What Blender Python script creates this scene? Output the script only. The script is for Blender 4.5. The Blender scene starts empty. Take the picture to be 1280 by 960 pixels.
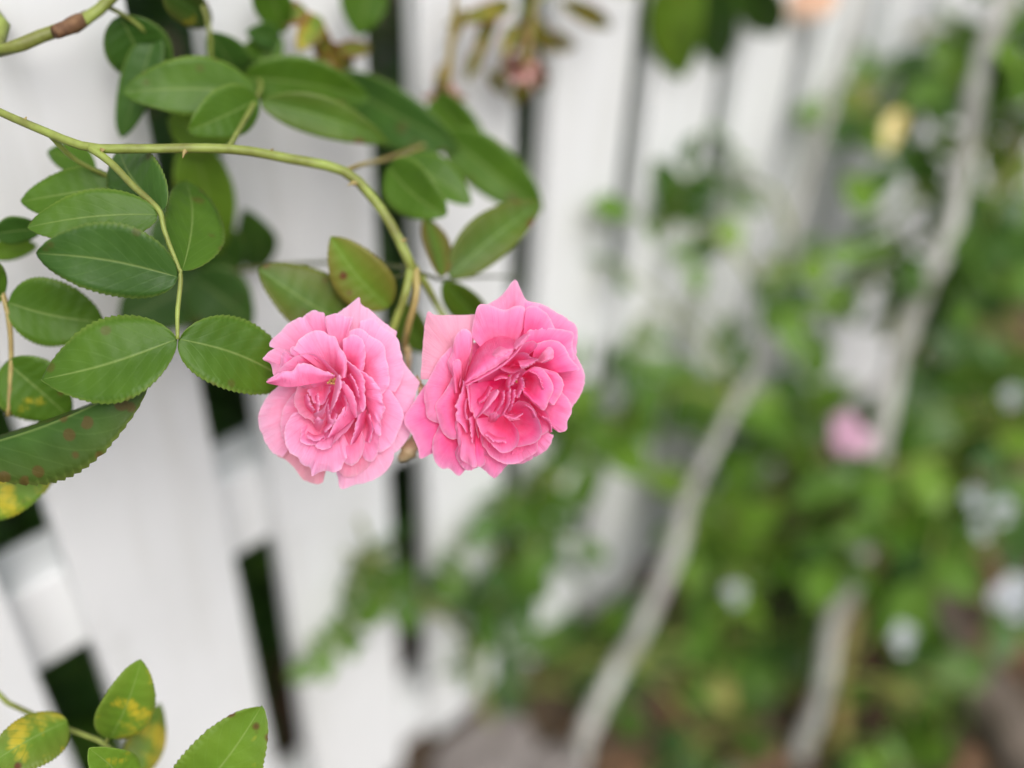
import bpy, bmesh, math, random
from mathutils import Vector, Matrix, noise
random.seed(7)
sc = bpy.context.scene
C = sc.collection

# ------------------------------------------------------------------ camera
F = 1280.0                      # focal length in pixels of the 1280x960 photograph
CD, CH = 0.46, 0.92             # distance to the picket plane (y=0) and height above ground
DN = Vector((-80, 1620, 1280)).normalized()          # straight down, in camera axes (right, down, forward)
EX = Vector((1630, -930, 1280)); EX = (EX - EX.dot(DN) * DN).normalized()
UPV = -DN
EY = UPV.cross(EX)
CAM = Vector((0, -CD, CH))
def toworld(r): return Vector((EX.dot(r), EY.dot(r), UPV.dot(r)))
def ray(px, py): return Vector(((px - 640) / F, (py - 480) / F, 1.0))
def P(px, py, z): return CAM + toworld(ray(px, py)) * z          # point at real distance z along the view
def fence_z(px, py, y=0.0): return (CD + y) / EY.dot(ray(px, py))
def ground_pt(px, py, h=0.0):
    w = toworld(ray(px, py)); return CAM + w * ((h - CH) / w.z)
cam = bpy.data.cameras.new('camera'); camo = bpy.data.objects.new('camera', cam); C.objects.link(camo)
cr, cu, cf = toworld(Vector((1, 0, 0))), toworld(Vector((0, -1, 0))), toworld(Vector((0, 0, 1)))
M3 = Matrix((cr, cu, -cf)).transposed()
camo.matrix_world = Matrix.Translation(CAM) @ M3.to_4x4()
cam.sensor_width = 36; cam.lens = 36; cam.clip_start = 0.02; cam.clip_end = 300
cam.dof.use_dof = True; cam.dof.focus_distance = 0.398; cam.dof.aperture_fstop = 1.75
sc.camera = camo

# ------------------------------------------------------------------ sky, sun, exposure
SUN_EL, SUN_AZ = math.radians(52), math.radians(205)   # azimuth measured from +Y clockwise: behind the camera, a little left
w = bpy.data.worlds.new('World'); sc.world = w; w.use_nodes = True
nt = w.node_tree; bg = nt.nodes['Background']
sky = nt.nodes.new('ShaderNodeTexSky'); sky.sky_type = 'NISHITA'; sky.sun_disc = False
sky.sun_elevation = SUN_EL; sky.sun_rotation = SUN_AZ; sky.dust_density = 4; sky.air_density = 1.0; sky.ozone_density = 1.0
hs = nt.nodes.new('ShaderNodeHueSaturation'); hs.inputs['Saturation'].default_value = 0.6
nt.links.new(sky.outputs[0], hs.inputs['Color']); nt.links.new(hs.outputs[0], bg.inputs[0])
bg.inputs[1].default_value = 0.11
sl = bpy.data.lights.new('sun', 'SUN'); sl.energy = 1.5; sl.angle = math.radians(40); sl.color = (1, 0.995, 0.985)
so = bpy.data.objects.new('sun', sl); C.objects.link(so)
sd = Vector((math.sin(SUN_AZ) * math.cos(SUN_EL), math.cos(SUN_AZ) * math.cos(SUN_EL), math.sin(SUN_EL)))
so.location = (0, 0, 5); so.rotation_euler = sd.to_track_quat('Z', 'Y').to_euler()
vs = sc.view_settings; vs.view_transform = 'Standard'; vs.look = 'None'; vs.gamma = 1; vs.use_curve_mapping = False
vs.exposure = 0.63
sc.cycles.use_denoising = True
try: sc.cycles.denoiser = 'OPENIMAGEDENOISE'
except Exception: pass
sc.cycles.max_bounces = 6; sc.cycles.diffuse_bounces = 4; sc.cycles.transmission_bounces = 4; sc.cycles.glossy_bounces = 2
sc.cycles.caustics_reflective = False; sc.cycles.caustics_refractive = False

# ------------------------------------------------------------------ materials
class NT:
    def __init__(s, name):
        s.m = bpy.data.materials.new(name); s.m.use_nodes = True
        s.t = s.m.node_tree; s.b = s.t.nodes['Principled BSDF']; s.o = s.t.nodes['Material Output']
    def n(s, typ, ins=None, **kw):
        x = s.t.nodes.new(typ)
        for k, v in kw.items(): setattr(x, k, v)
        for k, v in (ins or {}).items(): s.set(x, k, v)
        return x
    def set(s, x, k, v):
        i = x.inputs[k]
        if isinstance(v, bpy.types.NodeSocket): s.t.links.new(v, i)
        else: i.default_value = v
    def math(s, op, a, b=None, c=None, clamp=False):
        x = s.n('ShaderNodeMath', {0: a}, operation=op); x.use_clamp = clamp
        if b is not None: s.set(x, 1, b)
        if c is not None: s.set(x, 2, c)
        return x.outputs[0]
    def mix(s, f, a, b, blend='MIX'):
        x = s.n('ShaderNodeMix', data_type='RGBA', blend_type=blend)
        s.set(x, 0, f); s.set(x, 6, a); s.set(x, 7, b)
        return x.outputs[2]
    def ramp(s, f, stops):
        x = s.n('ShaderNodeValToRGB', {0: f}); e = x.color_ramp.elements
        while len(e) < len(stops): e.new(0.5)
        for i, (p, c) in enumerate(stops):
            e[i].position = p; e[i].color = c if len(c) == 4 else (*c, 1)
        return x.outputs[0]
    def noise(s, scale, detail=3, vec=None, rough=0.5):
        x = s.n('ShaderNodeTexNoise', {'Scale': scale, 'Detail': detail, 'Roughness': rough})
        if vec is not None: s.set(x, 'Vector', vec)
        return x.outputs[0]
    def objco(s): return s.n('ShaderNodeTexCoord').outputs['Object']
    def bump(s, h, strength, dist):
        x = s.n('ShaderNodeBump', {'Height': h, 'Strength': strength, 'Distance': dist}); return x.outputs[0]

def thin(nt_, col, frac, rough, spec=0.5, nrm=None, trans_col=None):
    """principled reflection + translucent transmission for petals and leaves"""
    b = nt_.b
    nt_.set(b, 'Base Color', col); nt_.set(b, 'Roughness', rough); nt_.set(b, 'Specular IOR Level', spec)
    tr = nt_.n('ShaderNodeBsdfTranslucent', {'Color': trans_col if trans_col is not None else col})
    if nrm is not None: nt_.set(b, 'Normal', nrm); nt_.set(tr, 'Normal', nrm)
    mx = nt_.n('ShaderNodeMixShader', {0: frac}); nt_.t.links.new(b.outputs[0], mx.inputs[1]); nt_.t.links.new(tr.outputs[0], mx.inputs[2])
    nt_.t.links.new(mx.outputs[0], nt_.o.inputs[0])

def petal_material(name, deep, mid, rim, pale):
    n = NT(name)
    uv = n.n('ShaderNodeSeparateXYZ', {0: n.n('ShaderNodeUVMap').outputs[0]})
    U, V = uv.outputs[0], uv.outputs[1]
    oi = n.n('ShaderNodeObjectInfo'); sep = n.n('ShaderNodeSeparateColor', {0: oi.outputs['Color']})
    col = n.ramp(V, [(0.0, deep), (0.4, deep), (0.75, mid), (0.95, rim), (1.0, pale)])
    blot = n.noise(140, 2, n.objco())
    col = n.mix(n.math('MULTIPLY', n.math('SUBTRACT', blot, 0.42, clamp=True), 1.6, clamp=True), col, rim)
    col = n.mix(sep.outputs[0], col, pale)
    col = n.mix(sep.outputs[1], col, (0.86, 0.36, 0.34, 1))
    # fine veins running from the base to the rim
    wv = n.n('ShaderNodeCombineXYZ', {0: n.math('MULTIPLY', U, 70.0), 1: n.math('MULTIPLY', V, 2.2), 2: oi.outputs['Random']})
    vein = n.noise(1.0, 2, wv.outputs[0], 0.6)
    wr = n.noise(420, 1, n.objco())
    h = n.math('ADD', n.math('MULTIPLY', vein, 0.7), n.math('MULTIPLY', wr, 0.35))
    col = n.mix(n.math('MULTIPLY', n.math('SUBTRACT', vein, 0.5, clamp=True), 0.8), col, deep)
    thin(n, col, 0.42, 0.65, 0.12, n.bump(h, 0.65, 0.0008))
    return n.m

def leaf_material(name, c1, c2, under, rough=0.36, trans=0.22):
    n = NT(name)
    uv = n.n('ShaderNodeSeparateXYZ', {0: n.n('ShaderNodeUVMap').outputs[0]})
    U, V = uv.outputs[0], uv.outputs[1]
    a = n.math('ABSOLUTE', n.math('SUBTRACT', U, 0.5))
    oi = n.n('ShaderNodeObjectInfo'); sep = n.n('ShaderNodeSeparateColor', {0: oi.outputs['Color']})
    co = n.objco()
    jig = n.noise(60, 2, co)
    vc = n.math('FRACT', n.math('ADD', n.math('SUBTRACT', n.math('MULTIPLY', V, 7.5), n.math('MULTIPLY', a, 6.0)), n.math('MULTIPLY', jig, 0.25)))
    side = n.math('SUBTRACT', 1.0, n.math('MULTIPLY', n.math('ABSOLUTE', n.math('SUBTRACT', vc, 0.5)), 9.0), clamp=True)
    midr = n.math('SUBTRACT', 1.0, n.math('MULTIPLY', a, 42.0), clamp=True)
    net = n.noise(420, 1, co)
    big = n.noise(45, 2, co)
    col = n.mix(big, c1, c2)
    col = n.mix(n.math('MULTIPLY', side, 0.07), col, (0.22, 0.36, 0.09, 1))
    col = n.mix(n.math('MULTIPLY', midr, 0.4), col, (0.33, 0.42, 0.13, 1))
    edge = n.math('MULTIPLY', n.math('SUBTRACT', a, 0.44, clamp=True), 9.0, clamp=True)
    col = n.mix(n.math('MULTIPLY', edge, 0.6), col, (0.28, 0.36, 0.08, 1))
    # yellowing and brown spots, by how sick the leaf is (object colour)
    yn = n.math('SUBTRACT', n.noise(75, 3, co, 0.6), n.math('ADD', n.math('MULTIPLY', side, .09), n.math('MULTIPLY', midr, .1)))
    yel = n.math('MULTIPLY', n.math('SUBTRACT', n.math('ADD', yn, n.math('MULTIPLY', sep.outputs[0], 0.22)), 0.68, clamp=True), 7.0, clamp=True)
    yel = n.math('MULTIPLY', yel, n.math('GREATER_THAN', sep.outputs[0], 0.05))
    col = n.mix(n.math('MULTIPLY', yel, .85), col, (0.52, 0.42, 0.03, 1))
    vo = n.n('ShaderNodeTexVoronoi', {'Vector': co, 'Scale': 120.0}, feature='F1')
    spk = n.math('MULTIPLY', n.math('SUBTRACT', 0.45, n.math('ADD', vo.outputs[0], n.math('MULTIPLY', jig, 0.12)), clamp=True), 14.0, clamp=True)
    pick = n.math('GREATER_THAN', n.n('ShaderNodeSeparateColor', {0: vo.outputs['Color']}).outputs[0], 0.5)
    brn = n.math('MULTIPLY', n.math('MULTIPLY', spk, pick), n.math('ADD', n.math('MULTIPLY', sep.outputs[1], .75), .25), clamp=True)
    col = n.mix(brn, col, (0.10, 0.045, 0.015, 1))
    redm = n.math('MULTIPLY', sep.outputs[2], n.math('MULTIPLY', a, 2.2), clamp=True)
    col = n.mix(redm, col, (0.20, 0.06, 0.03, 1))
    geo = n.n('ShaderNodeNewGeometry')
    tcol = n.mix(0.5, col, (0.25, 0.50, 0.03, 1))
    h = n.math('ADD', n.math('MULTIPLY', n.math('ADD', n.math('MULTIPLY', side, .4), midr), -0.45), n.math('MULTIPLY', net, 0.7))
    h = n.math('ADD', h, n.math('MULTIPLY', big, 0.8))
    thin(n, col, trans, n.math('ADD', n.math('MULTIPLY', jig, 0.2), rough - 0.02), 0.24, n.bump(h, 0.32, 0.0006), tcol)
    return n.m

def far_leaf_material(name, c1, c2):
    n = NT(name); oi = n.n('ShaderNodeObjectInfo'); sep = n.n('ShaderNodeSeparateColor', {0: oi.outputs['Color']})
    uv = n.n('ShaderNodeSeparateXYZ', {0: n.n('ShaderNodeUVMap').outputs[0]})
    a = n.math('ABSOLUTE', n.math('SUBTRACT', uv.outputs[0], 0.5))
    col = n.mix(oi.outputs['Random'], c1, c2)
    col = n.mix(n.math('MULTIPLY', n.math('SUBTRACT', 1.0, n.math('MULTIPLY', a, 30.0), clamp=True), .6), col, (0.30, 0.38, 0.12, 1))
    col = n.mix(n.math('MULTIPLY', n.math('SUBTRACT', sep.outputs[0], .25, clamp=True), 1.3), col, (0.55, 0.46, 0.16, 1))
    thin(n, col, .3, .38, .35, None, n.mix(.5, col, (0.25, 0.50, 0.03, 1)))
    return n.m

def plain(name, c1, c2, scale, rough=0.6, bump=0.3, bdist=0.001, stretch=None, spec=0.4):
    n = NT(name); co = n.objco()
    if stretch:
        mp = n.n('ShaderNodeMapping', {'Vector': co, 'Scale': stretch}); co = mp.outputs[0]
    a = n.noise(scale, 3, co, 0.6); b = n.noise(scale * 6, 2, co)
    col = n.mix(n.math('MULTIPLY', n.math('SUBTRACT', a, 0.3, clamp=True), 2.2, clamp=True), (*c1, 1), (*c2, 1))
    n.set(n.b, 'Base Color', col); n.set(n.b, 'Roughness', rough); n.set(n.b, 'Specular IOR Level', spec)
    if bump: n.set(n.b, 'Normal', n.bump(n.math('ADD', a, n.math('MULTIPLY', b, 0.4)), bump, bdist))
    return n.m

M = {}
M['petalL'] = petal_material('rose_petal_light_pink', (0.94, 0.065, 0.23, 1), (0.95, 0.20, 0.44, 1), (0.96, 0.40, 0.68, 1), (0.95, 0.58, 0.77, 1))
M['petalD'] = petal_material('distant_rose_petal_pale_pink', (0.70, 0.28, 0.42, 1), (0.72, 0.38, 0.52, 1), (0.74, 0.46, 0.60, 1), (0.74, 0.50, 0.62, 1))
M['petalR'] = petal_material('rose_petal_pink', (0.93, 0.032, 0.20, 1), (0.95, 0.125, 0.375, 1), (0.96, 0.30, 0.58, 1), (0.96, 0.52, 0.71, 1))
M['petalW'] = petal_material('rose_petal_white', (0.52, 0.54, 0.55, 1), (0.58, 0.61, 0.63, 1), (0.62, 0.65, 0.68, 1), (0.62, 0.65, 0.68, 1))
M['petalP'] = petal_material('rose_petal_peach', (0.85, 0.42, 0.18, 1), (0.87, 0.52, 0.28, 1), (0.88, 0.62, 0.42, 1), (0.88, 0.65, 0.5, 1))
M['leaf'] = leaf_material('rose_leaf_green', (0.032, 0.085, 0.005, 1), (0.088, 0.180, 0.014, 1), (0.12, 0.2, 0.07, 1))
M['leafB'] = leaf_material('rose_leaf_bluegreen', (0.020, 0.062, 0.008, 1), (0.055, 0.130, 0.018, 1), (0.12, 0.2, 0.07, 1))
M['leafY'] = leaf_material('rose_leaf_fresh', (0.085, 0.175, 0.014, 1), (0.16, 0.28, 0.025, 1), (0.12, 0.2, 0.07, 1))
M['leaf_far'] = far_leaf_material('shrub_leaf_green', (0.046, 0.112, 0.010, 1), (0.115, 0.23, 0.026, 1))
M['leafB_far'] = far_leaf_material('shrub_leaf_dark_green', (0.026, 0.072, 0.014, 1), (0.062, 0.14, 0.026, 1))
M['leafY_far'] = far_leaf_material('shrub_leaf_fresh_green', (0.10, 0.205, 0.02, 1), (0.20, 0.34, 0.04, 1))
M['cane'] = plain('rose_cane_green', (0.14, 0.15, 0.03), (0.27, 0.34, 0.07), 75, 0.5, 0.6, 0.0008, (1, 1, 1))
M['caneb'] = plain('rose_cane_tan', (0.24, 0.17, 0.06), (0.36, 0.30, 0.10), 90, 0.5, 0.35, 0.0006)
M['caned'] = plain('rose_cane_dark', (0.05, 0.07, 0.02), (0.12, 0.13, 0.04), 70, 0.5, 0.35, 0.0006)
M['caneg'] = plain('old_cane_grey', (0.22, 0.21, 0.18), (0.56, 0.56, 0.52), 40, 0.75, 0.6, 0.003, (1, 1, 0.35))
M['brown'] = plain('dry_brown', (0.085, 0.038, 0.018), (0.22, 0.12, 0.055), 160, 0.7, 0.4, 0.001)
M['drypink'] = plain('withered_petal', (0.42, 0.16, 0.15), (0.62, 0.40, 0.34), 120, 0.7, 0.4, 0.001)
M['calyx'] = plain('calyx_tan', (0.42, 0.30, 0.14), (0.60, 0.50, 0.30), 200, 0.6, 0.4, 0.0008)
M['stamen'] = plain('stamen_tan', (0.40, 0.20, 0.05), (0.62, 0.42, 0.18), 300, 0.6, 0.2, 0.0005)
M['dryleaf'] = plain('dry_pale_yellow_leaf', (0.50, 0.38, 0.10), (0.72, 0.62, 0.30), 60, 0.6, 0.3, 0.001)
M['soil'] = plain('garden_soil', (0.030, 0.019, 0.011), (0.11, 0.075, 0.045), 9, 0.95, 0.9, 0.02)
M['stone'] = plain('grey_stone', (0.13, 0.11, 0.10), (0.27, 0.245, 0.23), 14, 0.85, 0.7, 0.006)
M['log'] = plain('weathered_wood', (0.09, 0.068, 0.05), (0.20, 0.165, 0.135), 16, 0.85, 0.7, 0.006, (1, 1, 1))

n = NT('white_fence_paint')
co = n.objco()
mp = n.n('ShaderNodeMapping', {'Vector': co, 'Scale': (1, 1, 0.12)})
g = n.noise(70, 2, mp.outputs[0], 0.6); s2 = n.noise(9, 3, co, 0.6)
col = n.mix(n.math('MULTIPLY', n.math('SUBTRACT', s2, 0.45, clamp=True), 1.3, clamp=True), (0.79, 0.80, 0.80, 1), (0.70, 0.715, 0.71, 1))
col = n.mix(n.math('MULTIPLY', n.math('SUBTRACT', n.noise(26, 3, co, 0.7), 0.62, clamp=True), 3.0, clamp=True), col, (0.48, 0.49, 0.45, 1))
col = n.mix(n.math('MULTIPLY', n.math('SUBTRACT', n.noise(30, 3, mp.outputs[0], .6), .48, clamp=True), 2.0, clamp=True), col, (0.60, 0.60, 0.56, 1))
n.set(n.b, 'Base Color', col); n.set(n.b, 'Roughness', 0.5); n.set(n.b, 'Normal', n.bump(g, 0.18, 0.001))
M['fence'] = n.m

# ------------------------------------------------------------------ helpers
def link(name, mesh, parent=None, mat=None):
    o = bpy.data.objects.new(name, mesh); C.objects.link(o)
    if parent: o.parent = parent
    if mat and mesh is not None and not mesh.materials: mesh.materials.append(mat)
    return o
def mesh_from(name, verts, faces, uvs=None, smooth=True):
    me = bpy.data.meshes.new(name); me.from_pydata([tuple(v) for v in verts], [], faces)
    if smooth: me.polygons.foreach_set('use_smooth', [True] * len(me.polygons))
    if uvs:
        uvl = me.uv_layers.new(name='UVMap')
        for l in me.loops: uvl.data[l.index].uv = uvs[l.vertex_index]
    me.update(); return me
def thing(name, label, cat, loc=(0, 0, 0), group=None):
    o = bpy.data.objects.new(name, None); C.objects.link(o); o.location = loc; o.empty_display_size = 0.01
    o['label'] = label; o['category'] = cat
    if group: o['group'] = group
    bpy.context.view_layer.update() if False else None
    o.matrix_basis = Matrix.Translation(loc)
    return o
def tag(o, label, cat, group=None):
    o['label'] = label; o['category'] = cat
    if group: o['group'] = group
def crom(pts, t):
    """Catmull-Rom through pts, t in 0..1 by chord"""
    k = len(pts)
    if k == 1: return pts[0].copy()
    if k == 2: return pts[0].lerp(pts[1], t)
    d = [0.0]
    for i in range(k - 1): d.append(d[-1] + max(1e-6, (pts[i + 1] - pts[i]).length ** 0.8))
    s = t * d[-1]; i = 0
    while i < k - 2 and s > d[i + 1]: i += 1
    u = (s - d[i]) / (d[i + 1] - d[i])
    p1, p2 = pts[i], pts[i + 1]
    p0 = pts[i - 1] if i > 0 else p1 * 2 - p2
    p3 = pts[i + 2] if i + 2 < k else p2 * 2 - p1
    return 0.5 * ((2 * p1) + (p2 - p0) * u + (2 * p0 - 5 * p1 + 4 * p2 - p3) * u * u + (3 * p1 - p0 - 3 * p2 + p3) * u ** 3)
def tube(pts, radii, seg=8, sub=6, rough=0.0, seed=0):
    """tapered tube through points; returns verts, faces"""
    pts = [Vector(p) for p in pts]; n_ = (len(pts) - 1) * sub + 1
    cs = [crom(pts, i / (n_ - 1)) for i in range(n_)]
    V, Fc = [], []; ref = Vector((0.3, 0.5, 0.8))
    for i, c in enumerate(cs):
        tg = (cs[min(i + 1, n_ - 1)] - cs[max(i - 1, 0)]).normalized()
        a = tg.cross(ref); a = a.normalized() if a.length > 1e-4 else tg.orthogonal().normalized(); b = tg.cross(a)
        t = i / (n_ - 1) * (len(radii) - 1); j = min(int(t), len(radii) - 2); r = radii[j] + (radii[j + 1] - radii[j]) * (t - j)
        for k in range(seg):
            an = 2 * math.pi * k / seg
            rr = r * (1 + rough * noise.noise(Vector((i * 0.45 + seed, k * 0.9, seed * 1.7))))
            V.append(c + (a * math.cos(an) + b * math.sin(an)) * rr)
    for i in range(n_ - 1):
        for k in range(seg):
            Fc.append((i * seg + k, i * seg + (k + 1) % seg, (i + 1) * seg + (k + 1) % seg, (i + 1) * seg + k))
    Fc.append(tuple(range(seg))[::-1]); Fc.append(tuple(range((n_ - 1) * seg, n_ * seg)))
    return V, Fc
def cane(name, parent, pts, radii, mat, seg=10, sub=8, rough=0.12):
    org = parent.location if parent else Vector()
    V, Fc = tube(pts, radii, seg, sub, rough, random.random() * 50)
    return link(name, mesh_from(name, [v - org for v in V], Fc), parent, mat)
def box_mesh(name, x0, x1, y0, y1, z0, z1, bev=0.003, top=None):
    bm = bmesh.new()
    prof = [(x0, z0), (x1, z0), (x1, z1), (x0, z1)]
    if top: prof = [(x0, z0), (x1, z0), (x1, z1 - top), ((x0 + x1) / 2, z1), (x0, z1 - top)]
    f = [bm.verts.new((x, y0, z)) for x, z in prof]; b = [bm.verts.new((x, y1, z)) for x, z in prof]
    bm.faces.new(f); bm.faces.new(b[::-1]); k = len(prof)
    for i in range(k): bm.faces.new((f[(i + 1) % k], f[i], b[i], b[(i + 1) % k]))
    bmesh.ops.recalc_face_normals(bm, faces=bm.faces)
    bmesh.ops.bevel(bm, geom=list(bm.edges), offset=bev, segments=2, affect='EDGES', profile=0.6)
    me = bpy.data.meshes.new(name); bm.to_mesh(me); bm.free(); return me

# ------------------------------------------------------------------ ground
def gnoise(x, y):
    return 0.020 * noise.noise(Vector((x * 4, y * 4, 0))) + 0.010 * noise.noise(Vector((x * 13, y * 13, 3))) + 0.004 * noise.noise(Vector((x * 40, y * 40, 5)))
N = 150; V = []
def gc(t): return 1.2 + 3.0 * t + 90 * t ** 7 * (1 if t > 0 else 1)
for j in range(N + 1):
    for i in range(N + 1):
        x, y = gc(2 * i / N - 1), gc(2 * j / N - 1) - 1.2
        k = 1 if abs(x - 1.2) < 5 and abs(y) < 5 else 0.3
        V.append((x, y, gnoise(x, y) * k - 0.03))
Fc = [(j * (N + 1) + i, j * (N + 1) + i + 1, (j + 1) * (N + 1) + i + 1, (j + 1) * (N + 1) + i) for j in range(N) for i in range(N)]
g = link('ground', mesh_from('ground', V, Fc), None, M['soil']); g['kind'] = 'structure'

# ------------------------------------------------------------------ picket fence
fence = thing('picket_fence', 'white painted picket fence running away behind the pink roses', 'fence', (1.2, 0, 0))
PT = 0.019
PK = [(-.345, .102), (-.206, .102), (-.067, .102), (.072, .102), (.213, .102), (.346, .098), (.4695, .082), (.584, .083)]
while PK[-1][0] < 3.6: PK.append((PK[-1][0] + .1165, .085))
for (xr, PW) in PK:
    me = box_mesh('picket', -PW, 0, 0, PT, -0.02 + random.uniform(-.006, .006), 1.16, 0.0028, 0.045)
    o = link('picket', me, fence, M['fence']); o.location = (xr - 1.2 + random.uniform(-.001, .001), random.uniform(-0.001, 0.001), 0); o.rotation_euler = (random.uniform(-.003, .003), random.uniform(-.004, .004), 0)
xa, xb = -.6, 3.75
for (z0, z1) in ((-0.03, 0.022), (0.362, 0.432), (0.80, 0.87)):
    link('rail', box_mesh('rail', xa - 1.2, xb - 1.2, PT + 0.0012, PT + 0.042, z0, z1, 0.003), fence, M['fence'])
for xp in (-0.42, 1.38, 3.2):
    link('post', box_mesh('post', xp - 1.2 - 0.045, xp - 1.2 + 0.045, PT + 0.043, PT + 0.133, -0.3, 1.12, 0.004), fence, M['fence'])

# ------------------------------------------------------------------ leaves
def leaf_verts(L, W, curl=0.0, fold=0.18, teeth=15, nt_=60, nu=4, twist=0.0, wav=0.0, seed=0.0, flap=0.0, bend=0.0, asym=0.0, full=0.6):
    """leaf blade along +X, normal +Z"""
    V, UV, Fc = [], [], []
    for i in range(nt_ + 1):
        t = i / nt_
        wdt = (math.sin(math.pi * t ** 0.92) ** full) * (1 - 0.22 * t) * 1.10 if 0 < t < 1 else 0
        if t > 0.9: wdt *= 1 - ((t - 0.9) / 0.1) ** 2 * 0.25
        saw = ((t * teeth) % 1.0)
        for k in range(-nu, nu + 1):
            a = k / nu; ww = wdt
            if abs(k) == nu and 0.04 < t < 0.98: ww = wdt * (0.965 + 0.055 * saw) if teeth else wdt
            y = a * ww * W / 2 * (1 + asym * (1 if a > 0 else -1))
            z = fold * abs(y) - curl * (t - 0.1) ** 2 * L + wav * W * math.sin(t * 9 + seed + a * 1.5) * abs(a)
            z += 0.012 * W * math.sin(t * 7.5 * 2 * math.pi - abs(a) * 6)* (1 - abs(a)) * abs(a) * 2
            if flap and a > 0: z, y = y * math.sin(flap), y * math.cos(flap)
            an = twist * t; x = t * L + (0.03 * L * saw * (1 if teeth and abs(k) == nu else 0)) / max(teeth, 1)
            y0_ = bend * L * math.sin(math.pi * t); V.append(Vector((x, y0_ + y * math.cos(an) - z * math.sin(an), y * math.sin(an) + z * math.cos(an))))
            UV.append((0.5 + a / 2, t))
    m = 2 * nu + 1
    for i in range(nt_):
        for k in range(m - 1): Fc.append((i * m + k, i * m + k + 1, (i + 1) * m + k + 1, (i + 1) * m + k))
    return V, UV, Fc
def solid(o, th):
    md = o.modifiers.new('solid', 'SOLIDIFY'); md.thickness = th; md.offset = 0
def hero_leaf(parent, base, tip, wpx, z0, z1=None, roll=0, curl=0.12, fold=0.2, col=(0, 0.15, 0.0), mat='leaf', twist=0.0, wav=0.03, teeth=22, name='leaflet', flap=0.0):
    z1 = z0 if z1 is None else z1
    if z0 < .8: z0, z1 = zs(z0, *base), zs(z1, *tip)
    A, B = P(*base, z0), P(*tip, z1); ax = B - A; L = ax.length; ax.normalize()
    view = (CAM - A).normalized()
    nz = (view - view.dot(ax) * ax).normalized(); nz = Matrix.Rotation(math.radians(roll), 3, ax) @ nz
    ny = nz.cross(ax)
    W = wpx * z0 / F / max(0.35, abs(math.cos(math.radians(roll))))
    V, UV, Fc = leaf_verts(L, W, curl, fold, teeth, 88, 4, twist, wav, random.random() * 6, flap, random.uniform(-.05, .05), random.uniform(-.14, .14), random.uniform(.52, .72))
    # keep base and tip where they are after the curl: straighten the chord
    dz = -curl * 0.81 * L; rotc = math.atan2(dz, L)
    me = mesh_from('leaflet', [Vector((v.x * math.cos(-rotc) - v.z * math.sin(-rotc), v.y, v.x * math.sin(-rotc) + v.z * math.cos(-rotc))) for v in V], Fc, UV)
    o = link(name, me, parent, M[mat])
    mw = Matrix.Translation(A) @ Matrix((ax, ny, nz)).transposed().to_4x4()
    pm = Matrix.Translation(parent.location) if parent.parent is None else Matrix.Translation(parent.parent.location + parent.location)
    o.matrix_local = pm.inverted() @ mw
    o.color = (*col, 1); solid(o, 0.0003)
    return o
def zs(z, px, py):
    z = z if z < .405 else .405 + (z - .405) * 2.7
    return min(z, max(fence_z(px, py) - .022 - (hash((px, py)) % 7) * .002, .42))
def Q(px, py, z): return P(px, py, zs(z, px, py))       # the branches stand a little further back than the blooms
def px_pts(lst): return [Q(*p) for p in lst]
def branch(name, label, cat, org, group=None): return thing(name, label, cat, org, group)
def stalk(parent, pts, radii, mat='cane', name='leaf_stalk'):
    return cane(name, parent, px_pts(pts), radii, M[mat], 8, 6, 0.1)
def px_far(lst): return [P(*p) for p in lst]
def thorns(parent, spots, mat='caneb'):
    for (px, py, z, dx, dy) in spots:
        A = Q(px, py, z); B = Q(px + dx, py + dy, z - 0.001)
        V, Fc = tube([A, A.lerp(B, 0.5), B + Vector((0, 0, -0.0006))], [0.0016, 0.0007, 0.0001], 6, 3)
        link('thorn', mesh_from('thorn', [v - parent.location for v in V], Fc), parent, M[mat])

# --- main flowering branch
o0 = Q(0, 140, 0.405)
br = branch('rose_branch', 'green rose branch carrying the two pink blooms, entering at the left edge', 'rose branch', Vector((-0.40, -0.20, 0.0)))
cane('cane', br, [Vector((-0.40, -0.20, -0.01)), Vector((-0.36, -0.17, 0.45)), Q(-160, 70, 0.41), Q(-60, 112, 0.407), Q(0, 140, 0.405), Q(60, 166, 0.403), Q(112, 184, 0.402), Q(180, 186, 0.404), Q(285, 186, 0.408), Q(360, 198, 0.412), Q(430, 214, 0.415), Q(468, 250, 0.417), Q(495, 292, 0.418), Q(516, 338, 0.419)],
     [0.006, 0.005, 0.0032, 0.0023, 0.0022, 0.0022, 0.0021, 0.0016, 0.0014, 0.0014, 0.0016, 0.0019, 0.0021, 0.0023], M['cane'], 12, 8, 0.15)
# bloom stalks
cane('flower_stalk', br, px_pts([(514, 332, .419), (508, 362, .418), (498, 392, .419), (484, 425, .420), (458, 460, .418)]), [.0019, .0019, .0017, .0018, .003], M['cane'])
cane('flower_stalk', br, px_pts([(518, 334, .420), (536, 362, .424), (550, 388, .428), (578, 430, .424), (606, 470, .418)]), [.0017, .0016, .0015, .0018, .003], M['cane'])
cane('withered_stalk', br, px_pts([(520, 336, .419), (520, 370, .418), (510, 410, .420), (506, 436, .424), (512, 470, .43)]), [.0017, .0016, .0015, .0014, .0012], M['caneb'])
# withered spent calyx beside the left bloom
thorns(br, [(130, 189, .4015, -9, -8), (336, 193, .411, 6, -9), (444, 228, .4155, -10, 3), (30, 154, .404, 3, -10), (232, 187, .406, -4, 9), (500, 302, .418, 10, -4)])
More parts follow.
